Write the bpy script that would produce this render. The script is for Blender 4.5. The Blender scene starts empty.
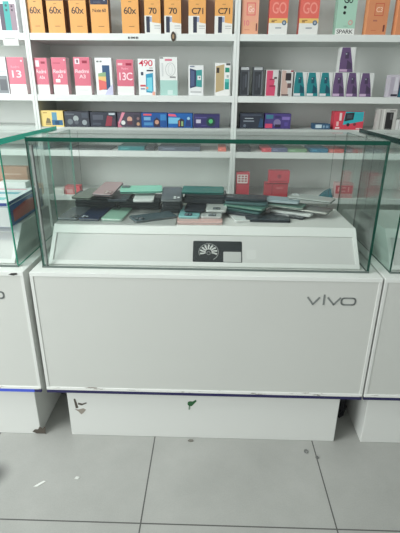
import bpy, bmesh, math, random
from mathutils import Matrix, Vector
random.seed(7)
scene = bpy.context.scene
COL = scene.collection

# ------------------------------------------------------------------ materials
def lin(c):
    c = c / 255.0
    return c / 12.92 if c <= 0.04045 else ((c + 0.055) / 1.055) ** 2.4
_mats = {}
def M(rgb, rough=0.5, metal=0.0, spec=0.5, noise=0.0, nscale=20.0):
    """procedural Principled material; sRGB 0-255 colour, optional faint mottling"""
    key = (tuple(rgb), rough, metal, spec, noise, nscale)
    if key in _mats:
        return _mats[key]
    m = bpy.data.materials.new('surface_%d_%d_%d' % tuple(rgb))
    m.use_nodes = True
    nt = m.node_tree
    b = nt.nodes['Principled BSDF']
    c = (lin(rgb[0]), lin(rgb[1]), lin(rgb[2]), 1)
    b.inputs['Base Color'].default_value = c
    b.inputs['Roughness'].default_value = rough
    b.inputs['Metallic'].default_value = metal
    b.inputs['Specular IOR Level'].default_value = spec
    if noise > 0:
        tc = nt.nodes.new('ShaderNodeTexCoord')
        n = nt.nodes.new('ShaderNodeTexNoise'); n.inputs['Scale'].default_value = nscale; n.inputs['Detail'].default_value = 5
        r = nt.nodes.new('ShaderNodeValToRGB')
        r.color_ramp.elements[0].position = 0.3; r.color_ramp.elements[1].position = 0.75
        r.color_ramp.elements[0].color = tuple(x * (1 - noise) for x in c[:3]) + (1,)
        r.color_ramp.elements[1].color = tuple(min(1, x * (1 + noise)) for x in c[:3]) + (1,)
        nt.links.new(tc.outputs['Object'], n.inputs['Vector'])
        nt.links.new(n.outputs['Fac'], r.inputs['Fac'])
        nt.links.new(r.outputs['Color'], b.inputs['Base Color'])
    _mats[key] = m
    return m

def glass_mat(name, tint, haze=0.0, graze=.9):
    """thin window glass: clear with Schlick reflection"""
    m = bpy.data.materials.new(name); m.use_nodes = True
    nt = m.node_tree; nt.nodes.clear()
    N = nt.nodes.new; L = nt.links.new
    out = N('ShaderNodeOutputMaterial')
    geo = N('ShaderNodeNewGeometry')
    dot = N('ShaderNodeVectorMath'); dot.operation = 'DOT_PRODUCT'
    L(geo.outputs['Normal'], dot.inputs[0]); L(geo.outputs['Incoming'], dot.inputs[1])
    ab = N('ShaderNodeMath'); ab.operation = 'ABSOLUTE'; L(dot.outputs['Value'], ab.inputs[0])
    om = N('ShaderNodeMath'); om.operation = 'SUBTRACT'; om.inputs[0].default_value = 1; L(ab.outputs[0], om.inputs[1])
    pw = N('ShaderNodeMath'); pw.operation = 'POWER'; L(om.outputs[0], pw.inputs[0]); pw.inputs[1].default_value = 5
    ma = N('ShaderNodeMath'); ma.operation = 'MULTIPLY_ADD'; L(pw.outputs[0], ma.inputs[0]); ma.inputs[1].default_value = graze; ma.inputs[2].default_value = 0.022
    tr = N('ShaderNodeBsdfTransparent'); tr.inputs['Color'].default_value = tint
    gl = N('ShaderNodeBsdfGlossy'); gl.inputs['Roughness'].default_value = 0.02; gl.inputs['Color'].default_value = (.95, 1, .98, 1)
    mix = N('ShaderNodeMixShader'); L(ma.outputs[0], mix.inputs['Fac']); L(tr.outputs[0], mix.inputs[1]); L(gl.outputs[0], mix.inputs[2])
    last = mix
    if haze > 0:
        df = N('ShaderNodeBsdfDiffuse'); df.inputs['Color'].default_value = (.75, .82, .8, 1)
        m2 = N('ShaderNodeMixShader'); m2.inputs['Fac'].default_value = haze
        L(mix.outputs[0], m2.inputs[1]); L(df.outputs[0], m2.inputs[2]); last = m2
    L(last.outputs[0], out.inputs['Surface'])
    return m
GLASS = glass_mat('clear_glass', (.985, .993, .988, 1), 0.004)
GLASS_SIDE = glass_mat('green_tinted_glass', (.915, .962, .945, 1), 0.015)
GLASS_LID = glass_mat('hazy_lid_glass', (.975, .99, .983, 1), 0.01, .42)  # slight diffuse haze, reflection at grazing angles turned down
EDGE = M((4, 72, 58), 0.25, 0, .25)
EDGE_LIT = M((52, 226, 196), 0.25)  # left lid edge: brightness of the light put into the glass colour
EDGE_UNLIT = M((14, 44, 40), 0.25, 0, .25)  # right lid edge: same glass, coloured near black to look unlit
EDGE_DK = M((22, 66, 56), 0.15)

def floor_mat():
    m = bpy.data.materials.new('grey_floor_tiles'); m.use_nodes = True
    nt = m.node_tree; N = nt.nodes.new; L = nt.links.new
    b = nt.nodes['Principled BSDF']; b.inputs['Roughness'].default_value = 0.42
    tc = N('ShaderNodeTexCoord'); sp = N('ShaderNodeSeparateXYZ'); L(tc.outputs['Object'], sp.inputs[0])
    def joint(sock, off):
        a = N('ShaderNodeMath'); a.operation = 'SUBTRACT'; L(sock, a.inputs[0]); a.inputs[1].default_value = off - 0.0022
        d = N('ShaderNodeMath'); d.operation = 'DIVIDE'; L(a.outputs[0], d.inputs[0]); d.inputs[1].default_value = 0.6
        f = N('ShaderNodeMath'); f.operation = 'FRACT'; L(d.outputs[0], f.inputs[0])
        l = N('ShaderNodeMath'); l.operation = 'LESS_THAN'; L(f.outputs[0], l.inputs[0]); l.inputs[1].default_value = 0.0044 / 0.6
        return l.outputs[0]
    j1 = joint(sp.outputs['X'], 0.3839 - 6.0); j2 = joint(sp.outputs['Y'], -0.340 - 6.0)
    mx = N('ShaderNodeMath'); mx.operation = 'MAXIMUM'; L(j1, mx.inputs[0]); L(j2, mx.inputs[1])
    n1 = N('ShaderNodeTexNoise'); n1.inputs['Scale'].default_value = 3.0; n1.inputs['Detail'].default_value = 8; n1.inputs['Roughness'].default_value = .65
    L(tc.outputs['Object'], n1.inputs['Vector'])
    r = N('ShaderNodeValToRGB'); r.color_ramp.elements[0].position = .3; r.color_ramp.elements[1].position = .72
    r.color_ramp.elements[0].color = (lin(158), lin(159), lin(155), 1); r.color_ramp.elements[1].color = (lin(174), lin(175), lin(171), 1)
    L(n1.outputs['Fac'], r.inputs['Fac'])
    n2 = N('ShaderNodeTexNoise'); n2.inputs['Scale'].default_value = 260; n2.inputs['Detail'].default_value = 2
    L(tc.outputs['Object'], n2.inputs['Vector'])
    mv = N('ShaderNodeMapRange'); mv.inputs['From Min'].default_value = .3; mv.inputs['From Max'].default_value = .7; mv.inputs['To Min'].default_value = .95; mv.inputs['To Max'].default_value = 1.04
    L(n2.outputs['Fac'], mv.inputs['Value'])
    mul = N('ShaderNodeVectorMath'); mul.operation = 'SCALE'; L(r.outputs['Color'], mul.inputs[0]); L(mv.outputs['Result'], mul.inputs['Scale'])
    mix = N('ShaderNodeMix'); mix.data_type = 'RGBA'
    L(mx.outputs[0], mix.inputs['Factor']); L(mul.outputs[0], mix.inputs['A']); mix.inputs['B'].default_value = (lin(84), lin(84), lin(82), 1)
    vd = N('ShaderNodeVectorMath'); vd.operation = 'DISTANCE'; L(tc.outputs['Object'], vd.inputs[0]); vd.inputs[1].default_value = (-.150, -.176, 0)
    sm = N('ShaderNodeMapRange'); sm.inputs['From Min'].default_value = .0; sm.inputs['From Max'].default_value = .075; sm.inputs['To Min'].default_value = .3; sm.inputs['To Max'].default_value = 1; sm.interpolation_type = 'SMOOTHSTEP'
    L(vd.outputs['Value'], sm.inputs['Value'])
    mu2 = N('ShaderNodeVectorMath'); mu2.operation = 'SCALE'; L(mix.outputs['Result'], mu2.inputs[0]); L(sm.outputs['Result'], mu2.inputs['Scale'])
    L(mu2.outputs[0], b.inputs['Base Color'])
    return m

def chipped_mat(name, rgb, dirt):
    """painted edge with small chips of dirt"""
    m = bpy.data.materials.new(name); m.use_nodes = True
    nt = m.node_tree; N = nt.nodes.new; L = nt.links.new
    b = nt.nodes['Principled BSDF']; b.inputs['Roughness'].default_value = .45
    tc = N('ShaderNodeTexCoord'); mp = N('ShaderNodeMapping'); mp.inputs['Scale'].default_value = (14, 60, 90); L(tc.outputs['Object'], mp.inputs['Vector'])
    n = N('ShaderNodeTexNoise'); n.inputs['Scale'].default_value = 1; n.inputs['Detail'].default_value = 6; n.inputs['Roughness'].default_value = .7
    L(mp.outputs[0], n.inputs['Vector'])
    r = N('ShaderNodeValToRGB'); r.color_ramp.elements[0].position = .57; r.color_ramp.elements[1].position = .64
    r.color_ramp.elements[0].color = (lin(rgb[0]), lin(rgb[1]), lin(rgb[2]), 1); r.color_ramp.elements[1].color = (lin(dirt[0]), lin(dirt[1]), lin(dirt[2]), 1)
    L(n.outputs['Fac'], r.inputs['Fac']); L(r.outputs['Color'], b.inputs['Base Color'])
    return m

WHITE = M((224, 227, 223), .42)
OFFW = M((216, 218, 214), .5)
SHELFW = M((222, 226, 223), .5, 0, .5, .02, 4)
PANEL = M((202, 204, 199), .30, 0, .5, .015, 2)
CHIP = chipped_mat('chipped_white_edge', (228, 230, 226), (110, 100, 88))
NAVY = M((38, 36, 82), .5)
ALU = M((168, 172, 170), .35, .7)
GREYLOGO = M((124, 129, 127), .5)

# ------------------------------------------------------------------ mesh building
class MB:
    """collects shapes with materials, builds ONE mesh object"""
    def __init__(s):
        s.bm = bmesh.new(); s.mats = []
    def mi(s, m):
        if m not in s.mats: s.mats.append(m)
        return s.mats.index(m)
    def box(s, x0, x1, y0, y1, z0, z1, m, bev=0.0, mtx=None, facemats=None):
        t = bmesh.new()
        vs = [t.verts.new((x, y, z)) for x in (x0, x1) for y in (y0, y1) for z in (z0, z1)]
        q = {'-x': (0, 1, 3, 2), '+x': (4, 6, 7, 5), '-y': (0, 4, 5, 1), '+y': (2, 3, 7, 6), '-z': (0, 2, 6, 4), '+z': (1, 5, 7, 3)}
        for k, f in q.items():
            fc = t.faces.new([vs[i] for i in f]); fc.material_index = s.mi((facemats or {}).get(k, m))
        if bev > 0:
            bmesh.ops.bevel(t, geom=list(t.edges), offset=bev, segments=2, affect='EDGES', profile=.5)
        s._add(t, mtx)
    def poly(s, pts, m, mtx=None, thick=None):
        """flat polygon (list of 3D points), or a prism when thick (a vector) is given"""
        t = bmesh.new()
        vs = [t.verts.new(p) for p in pts]
        f = t.faces.new(vs); f.material_index = s.mi(m)
        if thick is not None:
            r = bmesh.ops.extrude_face_region(t, geom=[f])
            for v in r['geom']:
                if isinstance(v, bmesh.types.BMVert): v.co += Vector(thick)
            for fc in t.faces: fc.material_index = s.mi(m)
            bmesh.ops.recalc_face_normals(t, faces=list(t.faces))
        s._add(t, mtx)
    def disc(s, c, r, h, m, axis='Z', n=20, mtx=None, r2=None, sy=1.0):
        t = bmesh.new()
        bmesh.ops.create_cone(t, cap_ends=True, segments=n, radius1=r, radius2=r if r2 is None else r2, depth=h)
        rot = {'Z': Matrix.Identity(4), 'Y': Matrix.Rotation(math.pi / 2, 4, 'X'), 'X': Matrix.Rotation(math.pi / 2, 4, 'Y')}[axis]
        bmesh.ops.transform(t, matrix=Matrix.Translation(c) @ rot @ Matrix.Diagonal((1, sy, 1, 1)), verts=list(t.verts))
        for f in t.faces: f.material_index = s.mi(m)
        s._add(t, mtx)
    def slab(s, w, l, h, rad, m, cham=.0012, seg=5, mtx=None, z0=0.0):
        """rounded-corner slab centred on x,y, bottom at z0 (phone body)"""
        t = bmesh.new()
        def ring(ins, z):
            out = []
            for cx, cy, a0 in ((w/2-rad, l/2-rad, 0), (-w/2+rad, l/2-rad, 90), (-w/2+rad, -l/2+rad, 180), (w/2-rad, -l/2+rad, 270)):
                for k in range(seg + 1):
                    a = math.radians(a0 + 90 * k / seg)
                    out.append(t.verts.new((cx + (rad-ins)*math.cos(a), cy + (rad-ins)*math.sin(a), z)))
            return out
        rs = [ring(cham, z0), ring(0, z0+cham), ring(0, z0+h-cham), ring(cham, z0+h)]
        n = len(rs[0])
        for a, b in zip(rs, rs[1:]):
            for i in range(n): t.faces.new((a[i], a[(i+1) % n], b[(i+1) % n], b[i]))
        t.faces.new(list(reversed(rs[0]))); t.faces.new(rs[-1])
        for f in t.faces: f.material_index = s.mi(m)
        s._add(t, mtx)
    def stroke(s, pts, wd, m, th, mtx=None, closed=False):
        """thick polyline in local x,z with depth th along -y"""
        P = [Vector((p[0], 0, p[1])) for p in pts]
        n = len(P); segs = range(n if closed else n - 1)
        for i in segs:
            a, b = P[i], P[(i+1) % n]
            d = (b - a).normalized(); q = Vector((-d.z, 0, d.x)) * wd / 2; e = d * wd * .3
            s.poly([a - q - e, b - q + e, b + q + e, a + q - e], m, mtx, (0, -th, 0))
    def text(s, body, x, z, h, m, y, width=None, th=.0003, align='CENTER', mtx=None):
        """lettering standing in the x,z plane facing -y; h = height of capitals"""
        cu = bpy.data.curves.new('lettering', 'FONT'); cu.body = body; cu.size = 1; cu.align_x = 'CENTER'; cu.resolution_u = 3; cu.space_character = .9; cu.offset = .010
        ob = bpy.data.objects.new('lettering', cu); COL.objects.link(ob)
        dg = bpy.context.evaluated_depsgraph_get()
        me = bpy.data.meshes.new_from_object(ob.evaluated_get(dg))
        bpy.data.objects.remove(ob); bpy.data.curves.remove(cu)
        t = bmesh.new(); t.from_mesh(me); bpy.data.meshes.remove(me)
        xs = [v.co.x for v in t.verts]; ys = [v.co.y for v in t.verts]
        w0 = max(xs) - min(xs); h0 = max(ys) - min(ys); cx = (max(xs)+min(xs))/2; cy = (max(ys)+min(ys))/2
        sy = h / h0; sx = (width / w0) if width else sy
        for v in t.verts: v.co = Vector((x + (v.co.x - cx) * sx, y, z + (v.co.y - cy) * sy))
        for f in t.faces: f.material_index = s.mi(m)
        s._add(t, mtx)
    def _add(s, t, mtx=None):
        if mtx is not None: bmesh.ops.transform(t, matrix=mtx, verts=list(t.verts))
        me = bpy.data.meshes.new('tmp'); t.to_mesh(me); t.free()
        s.bm.from_mesh(me); bpy.data.meshes.remove(me)
    def build(s, name, parent=None, loc=None, rot=None, smooth=False):
        me = bpy.data.meshes.new(name); s.bm.to_mesh(me); s.bm.free()
        for m in s.mats: me.materials.append(m)
        if smooth:
            for p in me.polygons: p.use_smooth = True
        o = bpy.data.objects.new(name, me); COL.objects.link(o)
        if loc: o.location = loc
        if rot: o.rotation_euler = rot
        if parent: o.parent = parent
        return o
def tag(o, label=None, cat=None, group=None, kind=None):
    if label: o['label'] = label
    if cat: o['category'] = cat
    if group: o['group'] = group
    if kind: o['kind'] = kind
    return o
def empty(name, loc, rot=(0, 0, 0)):
    o = bpy.data.objects.new(name, None); COL.objects.link(o); o.location = loc; o.rotation_euler = rot; o.empty_display_size = .1
    return o
def copy_thing(root, loc):
    r = root.copy(); COL.objects.link(r); r.location = loc
    for ch in list(root.children):
        c = ch.copy(); COL.objects.link(c); c.parent = r
        for g in list(ch.children):
            d = g.copy(); COL.objects.link(d); d.parent = c
    return r

# ------------------------------------------------------------------ the room
def struct(name, dims, m):
    b = MB(); b.box(*dims, m); o = b.build(name); o['kind'] = 'structure'; return o
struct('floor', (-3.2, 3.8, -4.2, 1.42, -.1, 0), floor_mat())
WALLM = M((205, 208, 206), .7, 0, .3, .02, 3)
struct('wall_back', (-3.2, 3.8, 1.30, 1.42, 0, 2.9), WALLM)
struct('wall_left', (-3.2, -3.1, -1.2, 1.30, 0, 2.9), WALLM)
struct('wall_right', (3.7, 3.8, -4.2, 1.30, 0, 2.9), M((150, 152, 150), .7))
struct('ceiling', (-3.2, 3.8, -4.2, 1.42, 2.9, 3.0), M((228, 230, 228), .8))

# ------------------------------------------------------------------ wall shelving
ZA, ZB, ZC, ZD, ZE = 1.479, 1.211, 1.058, .944, .712
TH = .030
def shelving(x0, x1, label):
    r = empty('shelving_unit', (x0, 1.0, 0))
    w = x1 - x0; t = .0125
    for a in (0, w - t):
        b = MB(); b.box(a, a + t, 0, .285, 0, 2.32, SHELFW, .001); b.build('side_panel', r)
    b = MB(); b.box(t, w - t, .270, .285, .05, 2.32, M((234, 237, 233), .55, 0, .4, .015, 4)); b.build('back_panel', r)
    for z in (.10, .41, ZE, ZD, ZC, ZB, ZA, 1.78, 2.05, 2.32):
        b = MB(); b.box(t, w - t, .002, .270, z - TH, z, SHELFW, .0015); b.build('shelf', r)
    tag(r, label, 'shelving')
    return r
UL, UR = -.2955, .6915
shelving(UL - .985, UL - .0004, 'white wall shelving unit at the left edge, mostly cut off by the frame')
MIDS = shelving(UL + .0004, UR - .0004, 'white wall shelving unit in the middle, holding the yellow and pink phone boxes')
shelving(UR + .0004, UR + .987, 'white wall shelving unit on the right, holding red, mint and purple boxes')
# small marks stuck on the upper shelf edge
b = MB(); b.disc((0, 0, 0), .011, .004, M((62, 50, 40), .5), 'Y', 18, sy=1.0)
b.bm.verts.ensure_lookup_table()
o = b.build('shelf_badge', None, (.3945, .9995, 1.4665)); o.scale = (1, 1, 1.9)
bb = MB(); bb.disc((0, -.0022, 0), .0055, .002, M((150, 125, 95), .5), 'Y', 14); bb.build('badge_centre', o)
tag(o, 'small dark oval badge with tan centre stuck to upper shelf edge below box 70', 'badge')
b = MB()
for k, (w_, h_) in enumerate(((.006, .009), (.003, .008), (.006, .009), (.006, .007), (.004, .009), (.006, .009), (.003, .009))):
    x = k * .0075; b.box(x, x + w_, -.0006, 0, -h_ / 2, h_ / 2, M((48, 50, 52), .6))
o = b.build('shelf_label', None, (.182, 1.0018, 1.461)); tag(o, 'tiny row of dark printing stuck on the upper shelf edge below a 60x box', 'label')

# ------------------------------------------------------------------ retail boxes
YF = 1.012
def retail(name, label, cat, group, x0, x1, zb, h, body, prints, depth=.05, yf=YF, side=None):
    """carton standing on a shelf, with its printed front as a part. prints use u (0..1 across) and v (0..1 up)"""
    w = x1 - x0
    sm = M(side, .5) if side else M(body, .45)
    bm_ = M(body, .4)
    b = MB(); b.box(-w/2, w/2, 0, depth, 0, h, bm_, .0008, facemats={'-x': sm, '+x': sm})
    o = b.build(name, None, ((x0 + x1)/2, yf, zb + .0003))
    tag(o, label, cat, group)
    p = MB(); e = .0003; k = 0
    if prints: prints = [('r', 0.004, 0.004, .996, .996, body)] + prints
    for pr in prints:
        k += 1; y = -e - .00012 * k
        if pr[0] == 'r':
            _, u0, v0, u1, v1, c = pr
            p.poly([(-w/2+u0*w, y, v0*h), (-w/2+u1*w, y, v0*h), (-w/2+u1*w, y, v1*h), (-w/2+u0*w, y, v1*h)], M(c, .35))
        elif pr[0] == 'p':
            p.poly([(-w/2+u*w, y, v*h) for u, v in pr[1]], M(pr[2], .35))
        elif pr[0] == 't':
            _, s_, u, v, hh, c, ww = pr
            p.text(s_, -w/2+u*w, v*h, hh*h, M(c, .5), y, ww*w if ww else None)
        elif pr[0] == 'd':
            _, u, v, rr, c = pr
            p.poly([(-w/2+u*w+rr*w*math.cos(a*math.pi/9), y, v*h+rr*w*math.sin(a*math.pi/9)) for a in range(18)], M(c, .4))
        elif pr[0] == 'o':   # outline frame
            _, u0, v0, u1, v1, c, t_ = pr
            p.stroke([(-w/2+u0*w, v0*h), (-w/2+u1*w, v0*h), (-w/2+u1*w, v1*h), (-w/2+u0*w, v1*h)], t_*w, M(c, .4), .0002, Matrix.Translation((0, y, 0)), True)
        elif pr[0] == 'c':   # ring
            _, u, v, ru, rv, c, t_ = pr
            p.stroke([(-w/2+u*w+ru*w*math.cos(a*math.pi/10), v*h+rv*h*math.sin(a*math.pi/10)) for a in range(20)], t_*w, M(c, .4), .0002, Matrix.Translation((0, y, 0)), True)
    if prints: p.build('printed_front', o)
    return o
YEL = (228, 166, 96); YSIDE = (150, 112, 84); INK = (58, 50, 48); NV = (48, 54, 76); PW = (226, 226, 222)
GA = 'yellow phone boxes on the upper shelf'
def y60(x0, x1, txt, label, navy, big=True):
    pr = [('r', .02, navy, .98, 1, NV), ('t', txt, .5, .56 if big else .56, .17 if big else .085, INK, .72 if big else .74),
          ('r', .4, .165, .72, .18, (140, 100, 60)), ('r', .42, .76 if navy > .8 else .71, .6, .775 if navy > .8 else .72, (120, 90, 60)),
          ('d', .8, min(.96, navy + .12), .07, (150, 156, 170))]
    if not big: pr.append(('r', .2, navy + .05, .6, navy + .06, (110, 116, 134)))
    retail('phone_box', label, 'phone box', GA, x0, x1, ZA, .168, YEL, pr, side=YSIDE)
y60(-.2815, -.210, '60x', 'yellow phone box printed 60x, first on the upper shelf right of the left upright', .965)
y60(-.192, -.112, '60x', 'yellow phone box printed 60x, second from the left upright', .79)
y60(-.088, -.008, '60x', 'yellow phone box printed 60x, third from the left upright', .80)
y60(.011, .095, 'Note 60', 'yellow phone box with dark top and a small Note 60 print', .70, False)
y60(.155, .235, '60x', 'yellow phone box printed 60x standing apart, just left of the boxes printed 70', .82)
for k, (x0, x1, nm) in enumerate(((-.225, -.175, 'first and second'), (-.125, -.07, 'second and third'), (-.022, .035, 'third and fourth'), (.215, .28, 'lone 60x and first 70'), (.325, .37, 'two 70'), (.42, .485, 'second 70 and first C71'), (.53, .60, 'two C71'))):
    retail('brown_carton', 'brown carton in the second row, between the %s yellow boxes' % nm, 'carton', 'brown cartons behind the yellow phone boxes', x0, x1, ZA, .165, (186, 150, 134), [], yf=1.085)
def y70(x0, x1, txt, label, uo):
    pr = [('p', [(0, 0), (1, 0), (1, .25), (.46 + uo, .28), (.46 + uo, .44), (0, .44)], PW), ('r', .10 + uo, .03,   .32 + uo, .42, (50, 54, 72)),
          ('r', .32 + uo, .29, .44 + uo, .41, (150, 160, 190)), ('r', .60, .185, .95, .2, (150, 150, 150)), ('r', .60, .13, .95, .142, (170, 170, 170)),
          ('t', txt, .52, .555, .15, INK, .48 if len(txt) < 3 else .66), ('r', .42, .71, .6, .72, (120, 90, 60))]
    retail('phone_box', label, 'phone box', GA, x0, x1, ZA, .168, YEL, pr, side=YSIDE)
y70(.261, .336, '70', 'yellow and white phone box printed 70, left one of the pair', 0)
y70(.353, .431, '70', 'yellow and white phone box printed 70, right one of the pair above the dark badge', 0)
y70(.465, .545, 'C71', 'yellow and white phone box printed C71, farther from the centre upright', .17)
y70(.586, .668, 'C71', 'yellow and white phone box printed C71 right beside the centre upright', .10)
# left unit, upper shelf
retail('phone_box', 'white phone box picturing three phones, upper left corner of the shelves', 'phone box', 'white phone boxes', -.427, -.333, ZA, .17, (232, 232, 236),
       [('r', .14, .06, .36, .70, (74, 66, 84)), ('r', .36, .06, .66, .76, (40, 160, 156)), ('r', .66, .06, .94, .70, (146, 128, 140)), ('d', .5, .66, .06, (20, 90, 96)), ('d', .5, .55, .06, (20, 90, 96)), ('d', .78, .64, .05, (80, 66, 80)), ('d', .78, .55, .05, (80, 66, 80))])
o = (lambda q: (q.box(-.036, .036, -.0015, 0, -.05, 0, M((226, 228, 226), .5)), q.box(-.026, .022, -.0019, -.0015, -.022, -.018, M((168, 168, 168), .5)), q.build('price_card', None, (-.375, 1.0018, ZA - .004)))[-1])(MB())
tag(o, 'white price card hanging from the upper shelf edge at far left', 'card')
retail('phone_box', 'white phone box cut off by the left frame edge, upper shelf', 'phone box', 'white phone boxes', -.535, -.44, ZA, .17, (228, 228, 232), [('r', .3, .1, .9, .6, (150, 160, 175))])
# right unit, upper shelf
GR = 'colourful phone boxes on the upper right shelf'
PEACH = (230, 168, 136)
retail('phone_box', 'peach phone box with a pink square print, beside the centre upright', 'phone box', GR, .709, .788, ZA, .17, PEACH,
       [('r', 0, .3, 1, 1, (230, 164, 138)), ('o', .32, .46, .78, .74, (226, 110, 112), .05), ('t', 'Go', .56, .60, .15, (246, 205, 196), .36), ('t', '10', .32, .27, .13, (222, 120, 132), .3), ('r', .86, .08, .93, .26, (120, 60, 60)), ('r', .2, .1, .5, .115, (210, 130, 110))], side=(200, 140, 110))
for x0, x1, lb in ((.836, .922, 'red phone box printed GO with white base, nearer the peach box'), (.975, .063 + 1, 'red phone box printed GO with white base, nearer the mint box')):
    retail('phone_box', lb, 'phone box', GR, x0, x1, ZA, .17, (224, 106, 94),
           [('r', 0, 0, 1, .27, (228, 228, 224)), ('r', 0, .27, 1, .385, (232, 190, 110)), ('t', 'GO', .52, .63, .27, (238, 150, 138), .74), ('d', .82, .28, .12, (80, 104, 130)), ('d', .82, .28, .06, (170, 180, 190)), ('r', .14, .29, .3, .315, (120, 70, 50)), ('r', .14, .33, .42, .345, (120, 70, 50)), ('r', .36, .14, .68, .17, (150, 156, 165))], side=(190, 90, 80))
retail('phone_box', 'mint green phone box printed Go and SPARK with two black dots', 'phone box', GR, 1.144, 1.232, ZA, .17, (168, 206, 186),
       [('r', 0, 0, 1, .15, (230, 232, 228)), ('t', 'SPARK', .5, .075, .10, (40, 44, 44), .86), ('t', 'Go', .52, .83, .17, (30, 50, 46), .46), ('d', .38, .65, .075, (20, 24, 24)), ('d', .38, .52, .075, (20, 24, 24)), ('d', .74, .29, .12, (206, 160, 150)), ('d', .74, .29, .07, (180, 200, 184)), ('r', .4, .2, .62, .21, (120, 150, 136))], side=(150, 186, 168))
for x0, x1, lb in ((1.283, 1.377, 'orange phone box with a thin square print right of the mint box'), (1.419, 1.51, 'orange phone box cut off by the right frame edge')):
    retail('phone_box', lb, 'phone box', GR, x0, x1, ZA, .17, (214, 140, 98),
           [('o', .34, .46, .74, .74, (204, 92, 70), .03), ('t', 'C3', .54, .60, .12, (242, 200, 176), .3), ('r', .3, .32, .5, .36, (180, 110, 90)), ('r', .82, .08, .9, .24, (120, 60, 50)), ('r', .25, .1, .5, .115, (200, 110, 80))], side=(236, 160, 110))

# second shelf, phones
PINK = (214, 112, 132)
GB = 'pink and white phone boxes on the second shelf'
def pink(x0, x1, h, label, prints, white=.27):
    retail('phone_box', label, 'phone box', GB, x0, x1, ZB, h, PINK, [('r', 0, 0, 1, white, (232, 232, 230))] + prints, side=(226, 200, 204))
LP = (250, 218, 224)
pink(-.414, -.332, .165, 'pink phone box printed 13 in large figures, left of the left upright', [('t', '13', .5, .55, .20, LP, .56), ('t', 'Redmi', .45, .74, .07, (236, 160, 176), .5), ('d', .86, .9, .05, LP)])
retail('phone_box', 'white phone box with grey picture, cut off by the left edge, second shelf', 'phone box', GB, -.505, -.420, ZB, .166, (226, 230, 232), [('r', .3, .02, .96, .5, (120, 126, 130)), ('r', .5, .1, .9, .4, (84, 88, 94)), ('r', .3, .6, .9, .64, (190, 196, 200))])
pink(-.2818, -.219, .163, 'pink phone box with a white square mark, first right of the left upright', [('r', .1, .76, .38, .93, LP), ('r', .52, .84, .84, .9, (150, 40, 66)), ('t', 'Redmi', .5, .63, .10, LP, .74), ('t', 'A3x', .52, .47, .09, LP, .44)])
pink(-.198, -.126, .165, 'pink phone box with a small white sticker low on its front', [('t', 'Redmi', .5, .63, .10, LP, .82), ('t', 'A3', .52, .50, .10, LP, .34), ('r', .2, .33, .5, .42, (244, 236, 238)), ('r', .1, .84, .6, .86, (180, 60, 88)), ('d', .88, .93, .05, LP)])
pink(-.091, -.012, .167, 'pink phone box with white and dark marks along its top edge', [('r', .1, .82, .38, .96, LP), ('r', .2, .85, .3, .93, (90, 50, 66)), ('r', .54, .84, .84, .91, (150, 40, 66)), ('t', 'Redmi', .5, .63, .10, LP, .82), ('t', 'A3', .5, .49, .10, LP, .4), ('r', .25, .12, .8, .13, (190, 190, 190))], .24)
retail('phone_box', 'white phone box picturing a blue phone behind a rainbow screen', 'phone box', GB, .013, .094, ZB, .165, (230, 232, 232),
       [('r', .42, .14, .86, .80, (52, 84, 122)), ('p', [(.16, .12), (.62, .16), (.62, .62), (.16, .58)], (140, 170, 130)), ('p', [(.16, .12), (.62, .16), (.62, .36), (.16, .42)], (222, 110, 106)), ('p', [(.16, .42), (.62, .36), (.62, .50), (.16, .5)], (228, 190, 120)), ('p', [(.5, 0), (1, 0), (1, .3), (.7, .16)], (200, 200, 226)), ('r', .1, .88, .24, .92, (120, 124, 126)), ('r', .3, .88, .42, .92, (120, 124, 126))])
pink(.117, .198, .158, 'pink phone box printed 13C', [('t', '13C', .54, .53, .22, LP, .78), ('t', 'Redmi', .5, .75, .06, (240, 170, 184), .4), ('r', .08, .84, .36, .9, (246, 200, 206)), ('r', .56, .83, .9, .9, (160, 40, 70)), ('r', .0, .82, 1, .825, (240, 170, 184))], .25)
retail('phone_box', 'white phone box with 490 in red and a light blue phone picture', 'phone box', GB, .221, .304, ZB, .162, (232, 234, 234),
       [('t', '490', .46, .88, .17, (206, 60, 86), .8), ('p', [(.44, .08), (.86, .06), (.86, .62), (.44, .58)], (52, 150, 186)), ('p', [(.5, .12), (.8, .1), (.8, .5), (.5, .48)], (120, 206, 222)), ('d', .5, .2, .07, (236, 160, 120)), ('r', .5, .66, .88, .70, (50, 50, 64)), ('r', .16, .55, .3, .64, (60, 70, 90)), ('r', .1, .24, .42, .29, (200, 80, 90)), ('r', .12, .16, .38, .19, (90, 100, 140)), ('r', .66, .74, .86, .76, (140, 140, 140)), ('r', .8, 0, .96, .1, (236, 170, 150))])
retail('phone_box', 'white phone box with a grey oval outline and a pale mint lower half', 'phone box', GB, .326, .411, ZB, .170, (228, 230, 228),
       [('r', 0, 0, 1, .40, (168, 206, 198)), ('r', .42, .02, .72, .14, (206, 226, 222)), ('c', .60, .68, .27, .17, (170, 174, 174), .02), ('c', .60, .68, .12, .13, (190, 194, 194), .015), ('r', .3, .9, .7, .95, (214, 120, 140)), ('r', .1, .5, .2, .85, (206, 208, 208)), ('r', .56, .46, .9, .5, (150, 152, 152)), ('r', .02, .96, .2, .99, (110, 110, 110))])
retail('phone_box', 'shorter white phone box picturing a navy and a teal phone', 'phone box', GB, .464, .537, ZB, .135, (226, 228, 228),
       [('p', [(.10, .24), (.52, .30), (.52, .84), (.10, .90)], (48, 58, 92)), ('p', [(.16, .3), (.4, .33), (.4, .8), (.16, .84)], (78, 92, 128)), ('p', [(.52, .30), (.9, .28), (.9, .86), (.52, .84)], (60, 150, 148)), ('r', .6, .52, .84, .66, (222, 226, 226)), ('d', .74, .6, .05, (100, 60, 70)), ('r', .14, .1, .86, .14, (180, 182, 182)), ('r', .1, .94, .4, .98, (120, 130, 150))])
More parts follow.
